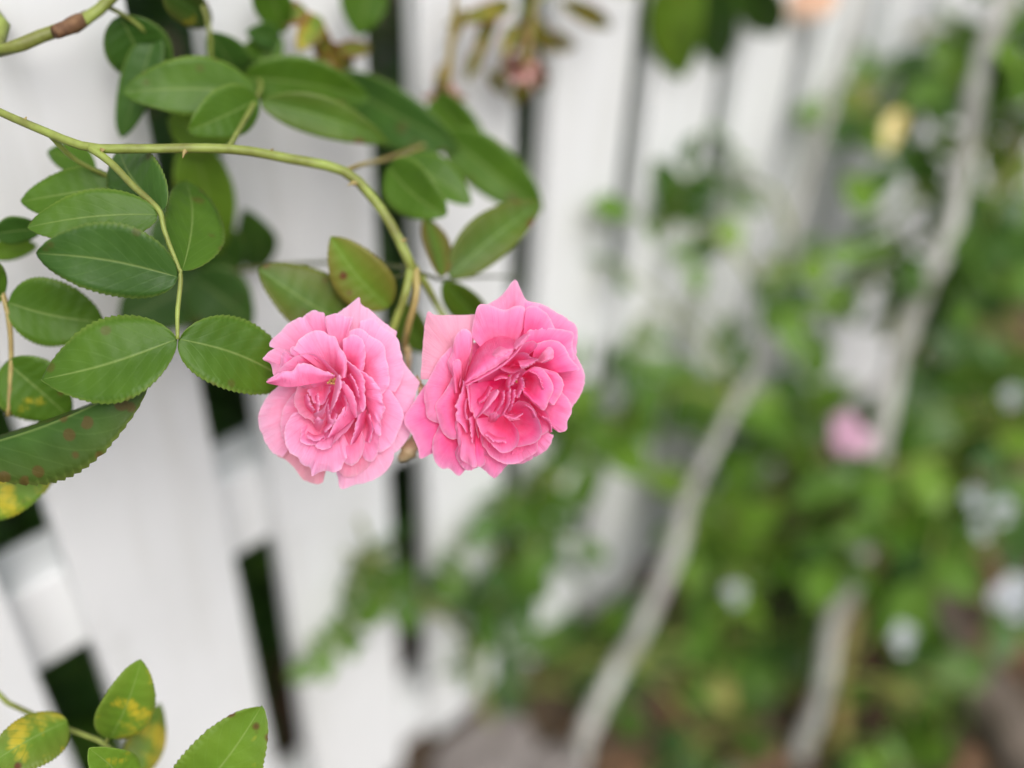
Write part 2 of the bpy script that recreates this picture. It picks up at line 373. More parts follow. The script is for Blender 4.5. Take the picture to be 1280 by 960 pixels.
# leaf with crisp leaflets at left
s1 = stalk(br, [(112, 184, .402), (140, 205, .400), (168, 234, .398), (198, 262, .396), (206, 290, .395), (222, 332, .395), (226, 346, .395), (222, 390, .395), (222, 424, .395)], [.0017, .0015, .0014, .0011, .0009, .0009, .0009, .0007])
hero_leaf(s1, (197, 268), (36, 284), 66, .396, .388, 12, .16, .10, (0, .1, 0), 'leaf')
hero_leaf(s1, (222, 346), (48, 317), 92, .394, .385, -10, .22, .12, (0, .1, 0), 'leafB')
hero_leaf(s1, (221, 424), (54, 474), 106, .396, .392, 18, .20, .14, (0, .2, 0), 'leaf')
hero_leaf(s1, (224, 424), (362, 478), 96, .396, .412, -14, .22, .14, (0, .2, 0), 'leaf')
hero_leaf(s1, (228, 338), (232, 228), 78, .397, .418, 20, .25, .12, (0, .2, 0), 'leaf')
hero_leaf(s1, (204, 262), (150, 186), 80, .400, .414, -20, .25, .1, (0, .1, 0), 'leafB')
# leaf behind it
s2 = stalk(br, [(60, 166, .403), (95, 200, .409), (150, 228, .414), (160, 238, .414)], [.0012, .001, .0009])
hero_leaf(s2, (150, 232), (28, 252), 66, .413, .412, 25, .2, .15, (0, .1, 0), 'leaf')
# far-left leaf
s3 = stalk(br, [(-60, 112, .407), (-40, 220, .41), (-10, 330, .412), (8, 384, .412), (14, 440, .413), (10, 520, .414)], [.0014, .0013, .0012, .0011, .0009], 'caneb')
hero_leaf(s3, (10, 378), (128, 402), 88, .412, .416, 12, .22, .15, (0, .35, 0), 'leaf')
hero_leaf(s3, (4, 372), (-80, 330), 80, .412, .404, 0, .2, .15, (0, .3, 0), 'leaf')
hero_leaf(s3, (8, 452), (86, 520), 82, .413, .418, 20, .2, .15, (.12, 1, 0), 'leaf')
hero_leaf(s3, (-6, 292), (52, 286), 36, .414, .417, 25, .2, .1, (0, .1, 0), 'leafB')
hero_leaf(s3, (-14, 318), (46, 308), 30, .42, .425, 10, .2, .1, (.2, .4, 0), 'leafY')
# dark folded leaf and spotted yellow leaf below, at the left edge
hero_leaf(s3, (-60, 566), (188, 470), 128, .404, .398, 0, .05, .05, (0, .5, .1), 'leafB', flap=-1.48)
hero_leaf(s3, (-50, 640), (84, 560), 92, .414, .417, 0, .2, .1, (.62, 1, 0), 'leafY')
# upper leaves above the cane
s4 = stalk(br, [(285, 186, .408), (300, 160, .416), (318, 128, .424), (326, 108, .43), (322, 96, .434)], [.0013, .0011, .001, .0009])
hero_leaf(s4, (320, 118), (156, 116), 72, .426, .42, 10, .2, .18, (0, .1, 0), 'leaf')
hero_leaf(s4, (322, 124), (236, 164), 62, .424, .417, -5, .2, .15, (0, .2, 0), 'leaf')
hero_leaf(s4, (304, 96), (458, 122), 72, .432, .44, 15, .22, .15, (0, .2, 0), 'leaf')
hero_leaf(s4, (326, 128), (484, 178), 52, .425, .432, 0, .2, .2, (0, .8, .1), 'leaf')
s5 = stalk(br, [(430, 214, .415), (452, 206, .424), (478, 200, .434), (520, 186, .445), (560, 168, .452)], [.0012, .001, .0009], 'caneb')
hero_leaf(s5, (420, 100), (572, 184), 74, .452, .446, 12, .2, .2, (0, .2, 0), 'leafB')
hero_leaf(s5, (486, 208), (556, 268), 66, .430, .428, 18, .25, .16, (.02, .8, 0), 'leaf')
hero_leaf(s5, (500, 200), (588, 254), 50, .436, .435, -20, .2, .18, (0, .9, 0), 'leaf')
hero_leaf(s5, (556, 168), (676, 262), 68, .448, .452, 8, .22, .18, (0, .3, 0), 'leaf')
hero_leaf(s5, (540, 118), (612, 196), 60, .462, .462, 20, .2, .18, (0, .3, 0), 'leaf')
s6 = stalk(br, [(516, 338, .419), (540, 346, .424), (556, 350, .43), (600, 346, .437), (650, 346, .445)], [.0009, .0008, .0007, .0005], 'caned')
hero_leaf(s6, (562, 346), (676, 254), 62, .426, .432, 0, .14, .22, (0, 1, .2), 'leaf')
hero_leaf(s6, (552, 346), (532, 270), 34, .424, .430, 35, .12, .3, (0, 1, .5), 'leaf')
hero_leaf(s6, (554, 352), (612, 412), 44, .426, .436, 15, .1, .2, (0, .5, .1), 'leaf')
s7 = stalk(br, [(516, 340, .420), (500, 345, .423), (488, 352, .424), (484, 372, .424)], [.0009, .0008, .0007], 'caned')
hero_leaf(s7, (486, 384), (414, 296), 70, .422, .416, -10, .12, .22, (.03, 1, .45), 'leafY')
hero_leaf(s7, (446, 412), (324, 336), 78, .424, .418, 12, .14, .18, (0, .5, .25), 'leaf')
hero_leaf(s7, (500, 380), (536, 440), 44, .432, .436, 10, .14, .18, (0, .5, .1), 'leaf')
# dim stem running behind the leaves
s8 = stalk(br, [(514, 336, .423), (470, 330, .432), (415, 328, .44), (330, 334, .446), (240, 346, .45)], [.0011, .001, .001, .0009], 'caned')
hero_leaf(s8, (240, 346), (316, 404), 86, .448, .452, 10, .2, .15, (0, .2, 0), 'leafB')
hero_leaf(s8, (330, 334), (304, 262), 50, .47, .478, 10, .2, .15, (0, .2, 0), 'leafB')
hero_leaf(s8, (250, 344), (150, 400), 90, .47, .475, 10, .2, .15, (0, .2, 0), 'leafB')

hero_leaf(s8, (300, 338), (236, 280), 64, .462, .47, 10, .2, .15, (0, .6, 0), 'leafB')
hero_leaf(s8, (280, 342), (296, 420), 60, .455, .46, 10, .2, .15, (0, .6, 0), 'leaf')
hero_leaf(s8, (215, 350), (262, 300), 56, .46, .46, 10, .2, .15, (0, .4, 0), 'leafB')
hero_leaf(s4, (300, 104), (262, 40), 56, .45, .46, 10, .2, .15, (0, .6, 0), 'leafB')
hero_leaf(s4, (312, 96), (352, 48), 50, .45, .46, 10, .2, .15, (0, .6, 0), 'leaf')
hero_leaf(s4, (420, 92), (500, 130), 46, .45, .46, 10, .2, .15, (0, .6, 0), 'leafB')
hero_leaf(s2, (120, 212), (60, 190), 40, .42, .43, 10, .2, .15, (0, .6, 0), 'leaf')

# --- branch hanging behind it, upper left
b2 = branch('rose_branch', 'thick green cane with a brown node crossing the upper left corner', 'rose branch', Vector((-0.42, -0.10, 0.0)))
cane('cane', b2, [Vector((-0.42, -0.10, -0.01)), Vector((-0.36, -0.08, 0.5)), Q(-120, 104, .432), Q(0, 66, .428), Q(50, 46, .428), Q(92, 31, .428), Q(120, 16, .43), Q(150, -12, .434), Q(220, -70, .45)], [.006, .005, .003, .0027, .0028, .0034, .003, .0028, .0022], M['cane'], 12, 8, 0.15)
cane('node', b2, px_pts([(68, 41, .4275), (92, 31, .4272), (112, 20, .4285)]), [.0026, .0037, .0026], M['brown'], 10, 5, 0.2)
t1 = stalk(b2, [(130, 6, .432), (160, 22, .446), (178, 36, .455), (200, 60, .46)], [.0011, .0009, .0008])
hero_leaf(t1, (150, 20), (196, 108), 82, .468, .472, 10, .2, .15, (0, .2, 0), 'leafB')
hero_leaf(t1, (196, 40), (152, 170), 46, .492, .495, 20, .2, .15, (0, .2, 0), 'leafB')
t2 = stalk(b2, [(220, -70, .45), (240, -20, .47), (262, 40, .49), (262, 160, .51), (268, 300, .53)], [.0012, .001, .0009], 'cane')
hero_leaf(t2, (210, 150), (292, 176), 66, .50, .51, 0, .2, .15, (0, .2, 0), 'leafY')
hero_leaf(t2, (240, 170), (268, 320), 74, .52, .54, 10, .2, .15, (.02, .2, 0), 'leafY')
hero_leaf(t2, (205, -8), (262, 30), 46, .48, .49, 0, .2, .15, (.1, .6, .2), 'leafB')
hero_leaf(t2, (262, 60), (330, 92), 40, .52, .52, 0, .2, .15, (0, .2, 0), 'leafB')
hero_leaf(t2, (268, 260), (188, 330), 74, .53, .55, 0, .2, .15, (0, .2, 0), 'leafB')
t3 = stalk(b2, [(220, -70, .45), (300, -40, .48), (372, 10, .50), (400, 60, .51), (430, 96, .515)], [.0013, .0012, .001], 'caneb')
hero_leaf(t3, (330, -30), (356, 40), 50, .49, .5, 0, .2, .15, (0, .2, 0), 'leaf')
hero_leaf(t3, (470, -30), (448, 44), 60, .50, .5, 0, .2, .15, (0, .2, 0), 'leaf')
hero_leaf(t3, (350, 50), (308, 40), 34, .51, .51, 0, .2, .15, (0, .2, 0), 'leafB')
hero_leaf(t3, (398, 20), (372, 62), 34, .515, .515, 0, .3, .3, (.9, 1, .6), 'leafY')
hero_leaf(t3, (400, 52), (440, 84), 30, .52, .52, 0, .3, .3, (.9, 1, .9), 'leafY')
hero_leaf(t3, (380, 8), (352, 30), 30, .51, .51, 0, .3, .3, (.4, 1, 1), 'leafY')
hero_leaf(t3, (420, 60), (462, 60), 22, .51, .51, 0, .3, .3, (.4, 1, 1), 'leafY')
hero_leaf(t3, (410, 70), (392, 104), 26, .51, .51, 0, .3, .3, (.3, 1, .8), 'leafY')
hero_leaf(t3, (402, 30), (416, 96), 26, .52, .52, 20, .3, .3, (.7, 1, .9), 'leafY')

# --- yellowing sprig, lower left corner
b3 = branch('rose_branch', 'thin sprig with yellow blotched leaves in the lower left corner', 'rose branch', Vector((-0.24, -0.06, 0)))
cane('cane', b3, [Vector((-0.24, -0.06, -0.01)), Vector((-0.22, -0.10, 0.3)), Q(-90, 830, .425), Q(0, 874, .42), Q(70, 906, .418), Q(132, 930, .416), Q(150, 960, .414), Q(160, 1010, .412)], [.003, .0026, .0016, .0013, .0012, .0012, .001], M['cane'])
u1 = stalk(b3, [(132, 930, .416), (138, 915, .415), (146, 905, .414)], [.0008, .0007])
hero_leaf(u1, (138, 922), (176, 826), 66, .415, .41, 12, .16, .2, (.50, 1, .1), 'leafY')
hero_leaf(u1, (172, 975), (200, 880), 48, .424, .43, -15, .16, .2, (.75, 1, .3), 'leafY')
hero_leaf(u1, (84, 902), (-20, 960), 66, .414, .405, 8, .16, .2, (.58, 1, .2), 'leafY')
hero_leaf(u1, (160, 990), (112, 936), 56, .41, .40, 0, .16, .2, (.1, .6, 0), 'leafY')
hero_leaf(u1, (226, 1010), (326, 884), 96, .40, .39, 12, .14, .18, (.1, .9, .05), 'leafY')

# --- twig reaching down from the top edge
b4 = branch('rose_branch', 'rose twig with one broad bright green leaf hanging from the top edge', 'rose branch', Vector((0.70, 0.12, 0)))
cane('cane', b4, [Vector((0.70, 0.12, -0.01)), Vector((0.70, 0.12, 0.6)), Vector((.68, .12, 1.12)), Vector((.64, .02, 1.21)), Vector((.60, -.06, 1.1)), Q(930, -70, .60), Q(870, -20, .58), Q(780, -10, .58), Q(700, -16, .585), Q(648, 20, .59)], [.006, .0055, .005, .0045, .004, .0024, .002, .0018, .0015, .0012], M['cane'])
v1 = stalk(b4, [(870, -20, .58), (862, -10, .578), (856, 0, .576)], [.001, .0009])
hero_leaf(v1, (862, -40), (850, 98), 76, .575, .57, 12, .15, .2, (.1, .2, 0), 'leafY')
hero_leaf(v1, (890, -40), (898, 84), 66, .60, .605, 20, .15, .2, (0, .2, 0), 'leafB')
hero_leaf(v1, (920, -30), (968, 44), 60, .62, .63, 10, .15, .2, (0, .2, 0), 'leafB')
v2 = stalk(b4, [(648, 20, .59), (650, 60, .592), (660, 100, .594)], [.0009, .0007], 'brown')
for (bx, by, tx, ty, wd) in ((652, 30, 628, 74, 24), (655, 60, 678, 112, 26), (650, 72, 622, 96, 20), (664, 90, 640, 128, 24), (700, 0, 760, 34, 26), (620, 20, 600, 74, 22), (640, 4, 560, 30, 24), (560, 80, 548, 120, 22), (600, 60, 584, 100, 18), (690, 40, 716, 60, 20), (668, 20, 690, 66, 22), (610, 90, 634, 116, 20), (580, 10, 560, 60, 16)):
    hero_leaf(v2, (bx, by), (tx, ty), wd, .59, .592, 10, .4, .35, (.5, 1, 1), 'leafY', wav=.08)

# ------------------------------------------------------------------ roses
class Rose:
    def __init__(s, name, label, ox, oy, scale, z0, mat, cx, cy):
        s.ox, s.oy, s.sc, s.z0, s.mat = ox, oy, scale, z0, mat
        s.t = thing(name, label, 'rose', P(cx, cy, z0 + 0.022))
    def px(s, p): return (s.ox + p[0] / s.sc, s.oy + p[1] / s.sc)
    def petal(s, rim, base, zr, zb=-16, kind='r', pale=0.0, salmon=0.0, ruf=0.45, lat=0.0, nu=30, nv=14, hump=None, vb=0.0):
        """rim and base are outlines of the petal's edge; zr, zb their heights (mm) towards the viewer"""
        R_ = [Vector((*s.px(p[:2]), zr + (p[2] if len(p) > 2 else 0))) for p in rim]
        B_ = [Vector((*s.px(p[:2]), zb + (p[2] if len(p) > 2 else 0))) for p in base]
        ph = random.random() * 20; V, UV, Fc = [], [], []
        hump = (3.0 if kind == 'r' else 0.0) if hump is None else hump
        for j in range(nv + 1):
            v = j / nv
            for i in range(nu + 1):
                u = i / nu
                r = crom(R_, u); b = crom(B_, u)
                # a petal narrows to its claw: widen quickly from the base
                q = b.lerp(r, v)
                if kind == 'r': f = 1 - (1 - v) ** 2.2
                elif kind == 'c': f = v ** 1.7
                else: f = 1 - (1 - v) ** 2
                z = b.z + (r.z - b.z) * f + hump * math.sin(math.pi * min(1, v) ** 1.6) * 0.8
                z += lat * (1 - (2 * u - 1) ** 2) * v
                nz_ = noise.noise(Vector((u * 5.5 + ph, v * 2.2, ph))) ; n2 = noise.noise(Vector((u * 15 + ph, v * 3, ph + 9)))
                n3 = noise.noise(Vector((u * 34 + ph, v * 7, ph + 4))); n4 = noise.noise(Vector((q.x * .09 + ph, q.y * .09, ph)))
                z += ruf * (2.1 * nz_ + 1.5 * n2 * v + .5 * n3 * v) * v ** 1.6 + .6 * n4 * v + ruf * (2.0 * n2 + .6 * n3) * v ** 5
                e = ruf * (2.8 * n2 + 1.2 * n3) * v ** 4
                d = Vector((r.x - b.x, r.y - b.y)); d = d.normalized() if d.length > 0 else d
                V.append(P(q.x + d.x * e * 1.2, q.y + d.y * e * 1.2, s.z0 - z / 1000) - s.t.location)
                UV.append((u, vb + (1 - vb) * v))
        m = nu + 1
        for j in range(nv):
            for i in range(nu): Fc.append((j * m + i, j * m + i + 1, (j + 1) * m + i + 1, (j + 1) * m + i))
        o = link('petal', mesh_from('petal', V, Fc, UV), s.t, M[s.mat]); o.color = (pale * .8, salmon, 0, 1)
        return o
    def ribbon(s, left, right, zl, zr, pale=0.2, ruf=0.5, vb=0.45, bul=0.7):
        """narrow inner petal between two edges; bulges towards the viewer"""
        return s.petal(right, left, zr, zl, 'b', pale, 0, ruf, nu=22, nv=8, hump=bul, vb=vb)
    def filler(s, cx, cy, r, z, k=7):
        for i in range(k):
            a = 2 * math.pi * i / k + 0.3
            rim = [(cx + r * math.cos(a + q) * (1 - .15 * abs(q)), cy + r * math.sin(a + q) * (1 - .15 * abs(q))) for q in (-.62, -.3, 0, .3, .62)]
            s.petal(rim, [(cx, cy)], z, z - 6, 'c', 0, 0, .4, nu=14, nv=8)
            s.petal([(cx + (x - cx) * .5, cy + (y - cy) * .5) for x, y in rim], [(cx, cy)], z + 4, z + 2, 'c', 0, 0, .3, nu=12, nv=6)
    def calyx(s, cx, cy, tocx, tocy):
        A = P(*s.px((cx, cy)), s.z0 + 0.024); Bp = P(*s.px((tocx, tocy)), s.z0 + 0.034)
        V, Fc = tube([A, A.lerp(Bp, .4), Bp], [.006, .0042, .002], 12, 5, .1)
        link('calyx', mesh_from('calyx', [v - s.t.location for v in V], Fc), s.t, M['cane'])
    def stamens(s, cx, cy, n_, z):
        V, Fc = [], []
        for i in range(n_):
            a = random.uniform(0, 6.28); r = random.uniform(1, 14)
            p = s.px((cx + r * math.cos(a), cy + r * math.sin(a))); q = s.px((cx + 2.2 * r * math.cos(a), cy + 2.2 * r * math.sin(a)))
            A, B = P(*p, s.z0 - (z - 6) / 1000), P(*q, s.z0 - (z + random.uniform(-1, 1)) / 1000)
            v_, f_ = tube([A, A.lerp(B, .9), B], [.00022, .0002, .00055], 5, 2)
            k = len(V); V += v_; Fc += [tuple(x + k for x in f) for f in f_]
        link('stamens', mesh_from('stamens', [v - s.t.location for v in V], Fc), s.t, M['stamen'])

L = Rose('pink_rose', 'paler pink double rose, left of the two blooms side by side', 300, 320, 3.2, 0.398, 'petalL', 430, 490)
p = L.petal
L.filler(400, 540, 250, -14, 9)
# outermost, furthest back
p([(385, 232), (432, 200), (476, 165), (484, 192), (520, 215), (570, 260), (606, 287), (627, 303), (622, 330)], [(470, 450)], -13, -20, 'r', .85, 0, .3)
p([(630, 365), (660, 430), (695, 478), (718, 505), (702, 555), (690, 620), (650, 680)], [(480, 520)], -15, -20, 'r', .75, 0, .3)
p([(705, 580), (693, 680), (665, 740), (622, 786), (590, 770)], [(480, 580)], -17, -22, 'r', .85, 0, .3)
p([(618, 740), (614, 815), (578, 868), (520, 900), (470, 914), (405, 930), (392, 888), (378, 850)], [(470, 640)], -14, -20, 'r', .6, .1, .35)
p([(130, 760), (150, 800), (190, 822), (222, 850), (248, 890), (272, 906), (326, 910), (338, 880), (350, 840)], [(330, 640)], -17, -21, 'r', .5, .55, .5)
p([(200, 480), (150, 522), (104, 570), (72, 642), (80, 692), (100, 742), (132, 786), (170, 805)], [(350, 570)], -14, -20, 'r', .55, .12, .45)
p([(534, 780), (517, 838), (480, 870), (430, 885), (402, 870), (388, 835)], [(460, 650)], -10.5, -18, 'r', .25, .35, .3)
# upper rear
p([(240, 260), (255, 240), (275, 225), (297, 216), (318, 223), (337, 229), (344, 260), (352, 310)], [(360, 440)], -11, -18, 'r', .25, 0, .3)
p([(118, 362), (121, 340), (158, 306), (192, 271), (231, 249), (255, 247), (277, 272), (298, 310)], [(345, 450)], -9, -17, 'r', .45, 0, .35)
p([(338, 262), (352, 236), (400, 231), (426, 243), (451, 241, 2), (448, 258, 2), (434, 265, 1), (436, 301), (420, 340)], [(392, 450)], -7, -16, 'r', .4, 0, .4)
# right hand layers, overlapping like shingles
p([(480, 262), (495, 256), (534, 249), (569, 284), (612, 310), (634, 336), (641, 371), (651, 414), (654, 462), (647, 498), (619, 545)], [(465, 480)], -10, -17, 'r', .55, 0, .3)
p([(560, 500), (595, 526), (621, 563), (640, 593), (654, 630), (651, 660), (634, 702), (612, 749), (577, 778), (548, 786), (535, 760)], [(470, 560)], -9.5, -17, 'r', .42, 0, .3)
p([(432, 305), (465, 288), (495, 296), (525, 322), (560, 340), (580, 364), (583, 400), (592, 440), (599, 492), (591, 524), (572, 550), (540, 570)], [(440, 490)], -6, -16, 'r', .36, 0, .3)
p([(410, 335), (447, 314), (478, 322), (497, 352), (502, 388), (500, 423), (493, 458)], [(420, 490)], -3, -14, 'r', .12, 0, .3)
# lower layers
p([(482, 770), (487, 790), (499, 814), (525, 823), (544, 806), (557, 762), (560, 700)], [(470, 600)], -7.5, -15, 'r', .1, .08, .3)
p([(386, 780), (391, 790), (417, 827), (447, 838), (478, 815), (496, 770), (500, 720)], [(440, 610)], -5.5, -14, 'r', .15, .1, .3)
p([(262, 500), (205, 560), (170, 620), (162, 690), (178, 745), (215, 800)], [(350, 570)], -9, -15, 'r', .3, .15, .5)
p([(212, 628), (186, 668), (177, 700), (181, 742), (196, 782), (236, 810), (247, 832), (280, 853), (291, 881), (328, 866), (370, 866), (406, 850), (420, 815), (440, 770)], [(365, 590)], -4, -14, 'r', .45, 0, .75, nu=48)
# upper left, front
p([(140, 490), (134, 476), (121, 431), (90, 411), (134, 372), (172, 371), (226, 402)], [(310, 470)], -3, -14, 'r', .25, .1, .3)
p([(158, 470), (162, 420), (171, 386), (196, 393), (222, 408)], [(250, 465)], -1, -9, 'r', .2, 0, .3)
p([(200, 392), (204, 367), (219, 362), (257, 377), (300, 398)], [(340, 460)], 0, -12, 'r', .2, 0, .3)
p([(212, 372), (245, 326), (290, 301), (330, 299), (357, 317), (384, 324), (396, 360), (419, 390), (429, 432), (424, 485)], [(378, 498)], 2, -13, 'r', .3, 0, .35, hump=2.5)
p([(108, 494), (138, 476), (176, 434), (218, 403), (257, 390), (294, 391), (337, 416), (380, 460), (394, 478)], [(385, 484), (360, 500)], 4, -9, 'c', .22, 0, .3)
p([(104, 503), (127, 487), (165, 462), (208, 460), (231, 434), (275, 431), (314, 450), (352, 464), (380, 476)], [(112, 510), (195, 524), (285, 512), (330, 503), (378, 486)], 6, 5, 'b', .15, 0, .6, hump=2.2, vb=.55)
# heart of the bloom
L.stamens(374, 500, 16, 1)
p([(232, 520), (218, 560), (218, 595), (244, 637), (279, 655), (296, 672)], [(345, 560)], 2.5, -11, 'c', .1, .25, .4)
p([(245, 690), (242, 718), (243, 744), (283, 758), (320, 748), (345, 728), (356, 712)], [(350, 625)], 0, -10, 'c', .1, 0, .35)
p([(300, 762), (312, 770), (331, 777), (366, 764), (371, 749), (416, 711), (460, 655)], [(405, 600)], 2, -10, 'c', .3, 0, .4)
p([(350, 727), (378, 668), (402, 625), (431, 584)], [(365, 726), (410, 690), (440, 665), (460, 648)], 4, 1, 'b', .1, 0, .3, vb=.5)
L.ribbon([(508, 612), (492, 690), (462, 744)], [(468, 640), (456, 700), (440, 758)], -4, 2, .1)
p([(270, 535), (288, 576), (314, 595), (333, 592), (354, 553), (363, 522)], [(332, 515)], 4, -6, 'c', .25, 0, .9)
L.ribbon([(290, 634), (305, 650), (330, 648)], [(300, 628), (330, 612), (356, 566)], 2, 6, .5, .8)
L.ribbon([(290, 668), (300, 690), (318, 702)], [(312, 640), (330, 655), (344, 640)], -1, 4, .35, .8)
L.ribbon([(340, 600), (346, 650), (352, 690)], [(356, 590), (362, 640), (378, 660)], 1, 5, .4, .8)
L.ribbon([(384, 486), (374, 540), (364, 590), (357, 630)], [(398, 474), (408, 512), (390, 572), (361, 630)], 3, 9, .55, .6)
L.ribbon([(398, 506), (426, 566), (446, 620), (460, 648)], [(414, 500), (448, 540), (466, 590), (468, 645)], 8, 3, .25, .4)
p([(428, 416), (472, 452), (497, 490), (500, 540), (503, 600), (492, 624), (482, 612)], [(430, 436), (445, 500), (470, 566)], 5, -4, 'b', .2, 0, .5, vb=.35)
p([(474, 450), (520, 480), (546, 510), (568, 546), (569, 586), (583, 606), (569, 640), (561, 662), (566, 702), (554, 719), (540, 702)], [(462, 480), (492, 560), (520, 640)], 2, -5, 'b', .28, 0, .8, nu=44, vb=.3)
for (l, r_, a, b, pl) in (
    ([(300, 560), (296, 600), (300, 640)], [(312, 548), (320, 590), (312, 640)], 0, 4, .35),
    ([(330, 690), (352, 660), (372, 622)], [(340, 706), (372, 676), (392, 632)], 0, 4.5, .3),
    ([(404, 560), (412, 600), (404, 650)], [(420, 556), (432, 596), (420, 640)], 1, 4, .15),
    ([(256, 560), (262, 600), (286, 630)], [(272, 552), (284, 590), (300, 616)], -1, 3, .2),
    ([(500, 640), (512, 690), (500, 740)], [(520, 630), (534, 690), (520, 748)], -6, -2, .15),
    ([(270, 700), (300, 716), (336, 706)], [(266, 726), (300, 742), (338, 726)], -1, 2.5, .3),
    ([(430, 476), (450, 520), (462, 560)], [(444, 470), (470, 520), (478, 566)], 0, 4.5, .2)):
    L.ribbon(l, r_, a, b, pl, .55, .35, .5)
L.calyx(470, 520, 500, 460)

R = Rose('pink_rose', 'deeper pink double rose, right of the two blooms side by side', 490, 330, 3.31, 0.396, 'petalR', 620, 480)
p = R.petal
R.filler(470, 530, 255, -14, 9)
# filling in behind the gaps
p([(255, 540), (268, 640), (285, 740), (340, 800), (400, 800)], [(430, 620)], -8, -15, 'r', .1, 0, .3)
p([(460, 205), (510, 192), (552, 200), (600, 205), (640, 230)], [(540, 430)], -10, -16, 'r', .1, 0, .3)
# rear
p([(385, 172), (440, 140), (470, 110), (509, 64), (535, 110), (560, 152), (612, 168)], [(490, 330)], -13, -20, 'r', .6, 0, .25)
p([(548, 152), (620, 165), (680, 200), (735, 232), (769, 266), (766, 320), (762, 390)], [(560, 400)], -13, -19, 'r', .22, 0, .35)
p([(745, 350), (780, 410), (798, 465), (790, 520), (760, 575), (738, 600)], [(570, 480)], -13, -19, 'r', .2, 0, .35)
p([(118, 478), (127, 350), (135, 250), (150, 196, 1), (176, 210), (240, 212), (350, 207)], [(320, 470)], -13, -19, 'r', .95, .25, .25)
p([(150, 480), (92, 568), (50, 645), (84, 710), (108, 768), (116, 806), (162, 786), (210, 770)], [(300, 560)], -12, -19, 'r', .12, 0, .25)
p([(196, 665), (168, 730), (170, 790), (180, 822), (208, 848), (232, 845), (275, 875), (304, 852), (320, 820)], [(320, 640)], -9, -17, 'r', .05, .05, .3)
p([(330, 830), (376, 848), (422, 886), (452, 862), (486, 824), (520, 815)], [(450, 690)], -10, -17, 'r', .22, 0, .25)
p([(490, 825), (540, 826), (590, 800), (632, 776), (657, 745), (668, 708)], [(520, 640)], -9, -17, 'r', .28, 0, .45)
p([(690, 515), (736, 568), (744, 612), (726, 650), (723, 686), (692, 696), (648, 668)], [(550, 560)], -8, -16, 'r', .2, 0, .4)
# left flank, seen from outside
p([(245, 340), (192, 400), (155, 470), (133, 530), (139, 600), (150, 640), (200, 664)], [(300, 520)], -8, -16, 'r', .42, 0, .25)
p([(252, 465), (216, 530), (180, 582), (189, 640), (210, 698), (245, 725), (275, 722)], [(310, 570)], -5.5, -14, 'r', .2, 0, .25)
p([(256, 480), (230, 412), (246, 370), (262, 300), (292, 268), (318, 275), (331, 300), (326, 360), (304, 450)], [(300, 500)], -4, -12, 'r', .4, 0, .35)
p([(258, 535), (252, 470), (250, 410), (264, 394), (286, 402), (287, 450), (276, 500)], [(285, 530)], -2, -8, 'r', .35, 0, .3)
# top
p([(328, 300), (335, 240), (356, 173), (400, 170), (460, 188), (510, 174), (548, 178), (552, 232), (545, 262)], [(450, 440)], -7.5, -16, 'r', .3, 0, .3)
p([(546, 250), (553, 185), (590, 174), (630, 194), (655, 224), (678, 275)], [(540, 400)], -7, -16, 'r', .18, 0, .3)
p([(545, 292), (575, 270), (615, 264), (674, 266), (736, 277), (755, 294), (746, 330), (758, 395)], [(560, 440)], -6, -16, 'r', .12, 0, .35)
p([(595, 330), (647, 315), (687, 320), (718, 347), (737, 387), (773, 427), (768, 442), (684, 450)], [(560, 460)], -3.5, -14, 'r', .08, 0, .35)
# left strips standing on edge
R.ribbon([(318, 500), (318, 600), (322, 700)], [(293, 480), (276, 560), (259, 590), (268, 606), (262, 640), (290, 666), (304, 696)], -6, 1, .25, .5)
R.ribbon([(345, 620), (344, 690), (340, 740)], [(316, 640), (322, 670), (326, 700), (332, 742)], -4, 2, .3, .4)
R.ribbon([(330, 500), (336, 560), (340, 622)], [(310, 500), (316, 570), (322, 604), (338, 620)], -4, 1.5, .2, .3)
p([(262, 780), (266, 764), (262, 792), (290, 840), (320, 855), (356, 842)], [(320, 660)], -5.5, -13, 'r', .25, 0, .3)
p([(260, 655), (270, 728), (282, 768), (282, 798), (311, 829), (348, 836), (350, 780)], [(305, 590)], -3, -11, 'r', .35, 0, .5)
p([(345, 838), (376, 836), (387, 815), (374, 760), (380, 720)], [(345, 640)], -3.5, -11, 'r', .1, 0, .3)
# lower cups
p([(340, 640), (345, 670), (360, 722), (400, 786), (440, 815), (480, 830), (530, 820), (560, 802), (598, 776), (604, 730), (612, 690)], [(470, 640)], -4, -13, 'c', .22, 0, .45, nu=40)
p([(600, 560), (640, 610), (655, 650), (648, 690), (606, 715)], [(540, 580)], -4, -12, 'c', .1, 0, .3)
p([(492, 590), (526, 566), (562, 575), (584, 593), (602, 629), (615, 665), (619, 705), (600, 735), (560, 750), (515, 757)], [(478, 640)], 1, -12, 'c', .08, 0, .4, nu=36)
p([(346, 640), (368, 700), (400, 732), (430, 765), (462, 783), (500, 770), (521, 745), (525, 700), (503, 660)], [(455, 625)], 2.5, -8, 'c', .18, 0, .4, nu=36)
R.ribbon([(462, 615), (500, 625), (535, 615)], [(462, 626), (498, 642), (528, 632), (546, 616)], 0, 4, .25, .4)
# right inner pair
p([(610, 430), (640, 436), (684, 450), (709, 490), (709, 512), (695, 546), (673, 580), (648, 582)], [(570, 470)], -2, -12, 'r', .16, 0, .35)
p([(545, 450), (580, 426), (620, 430), (650, 468), (667, 500), (665, 530), (648, 570), (634, 602), (620, 605), (584, 576), (545, 540)], [(530, 480)], .5, -11, 'r', .08, 0, .35)
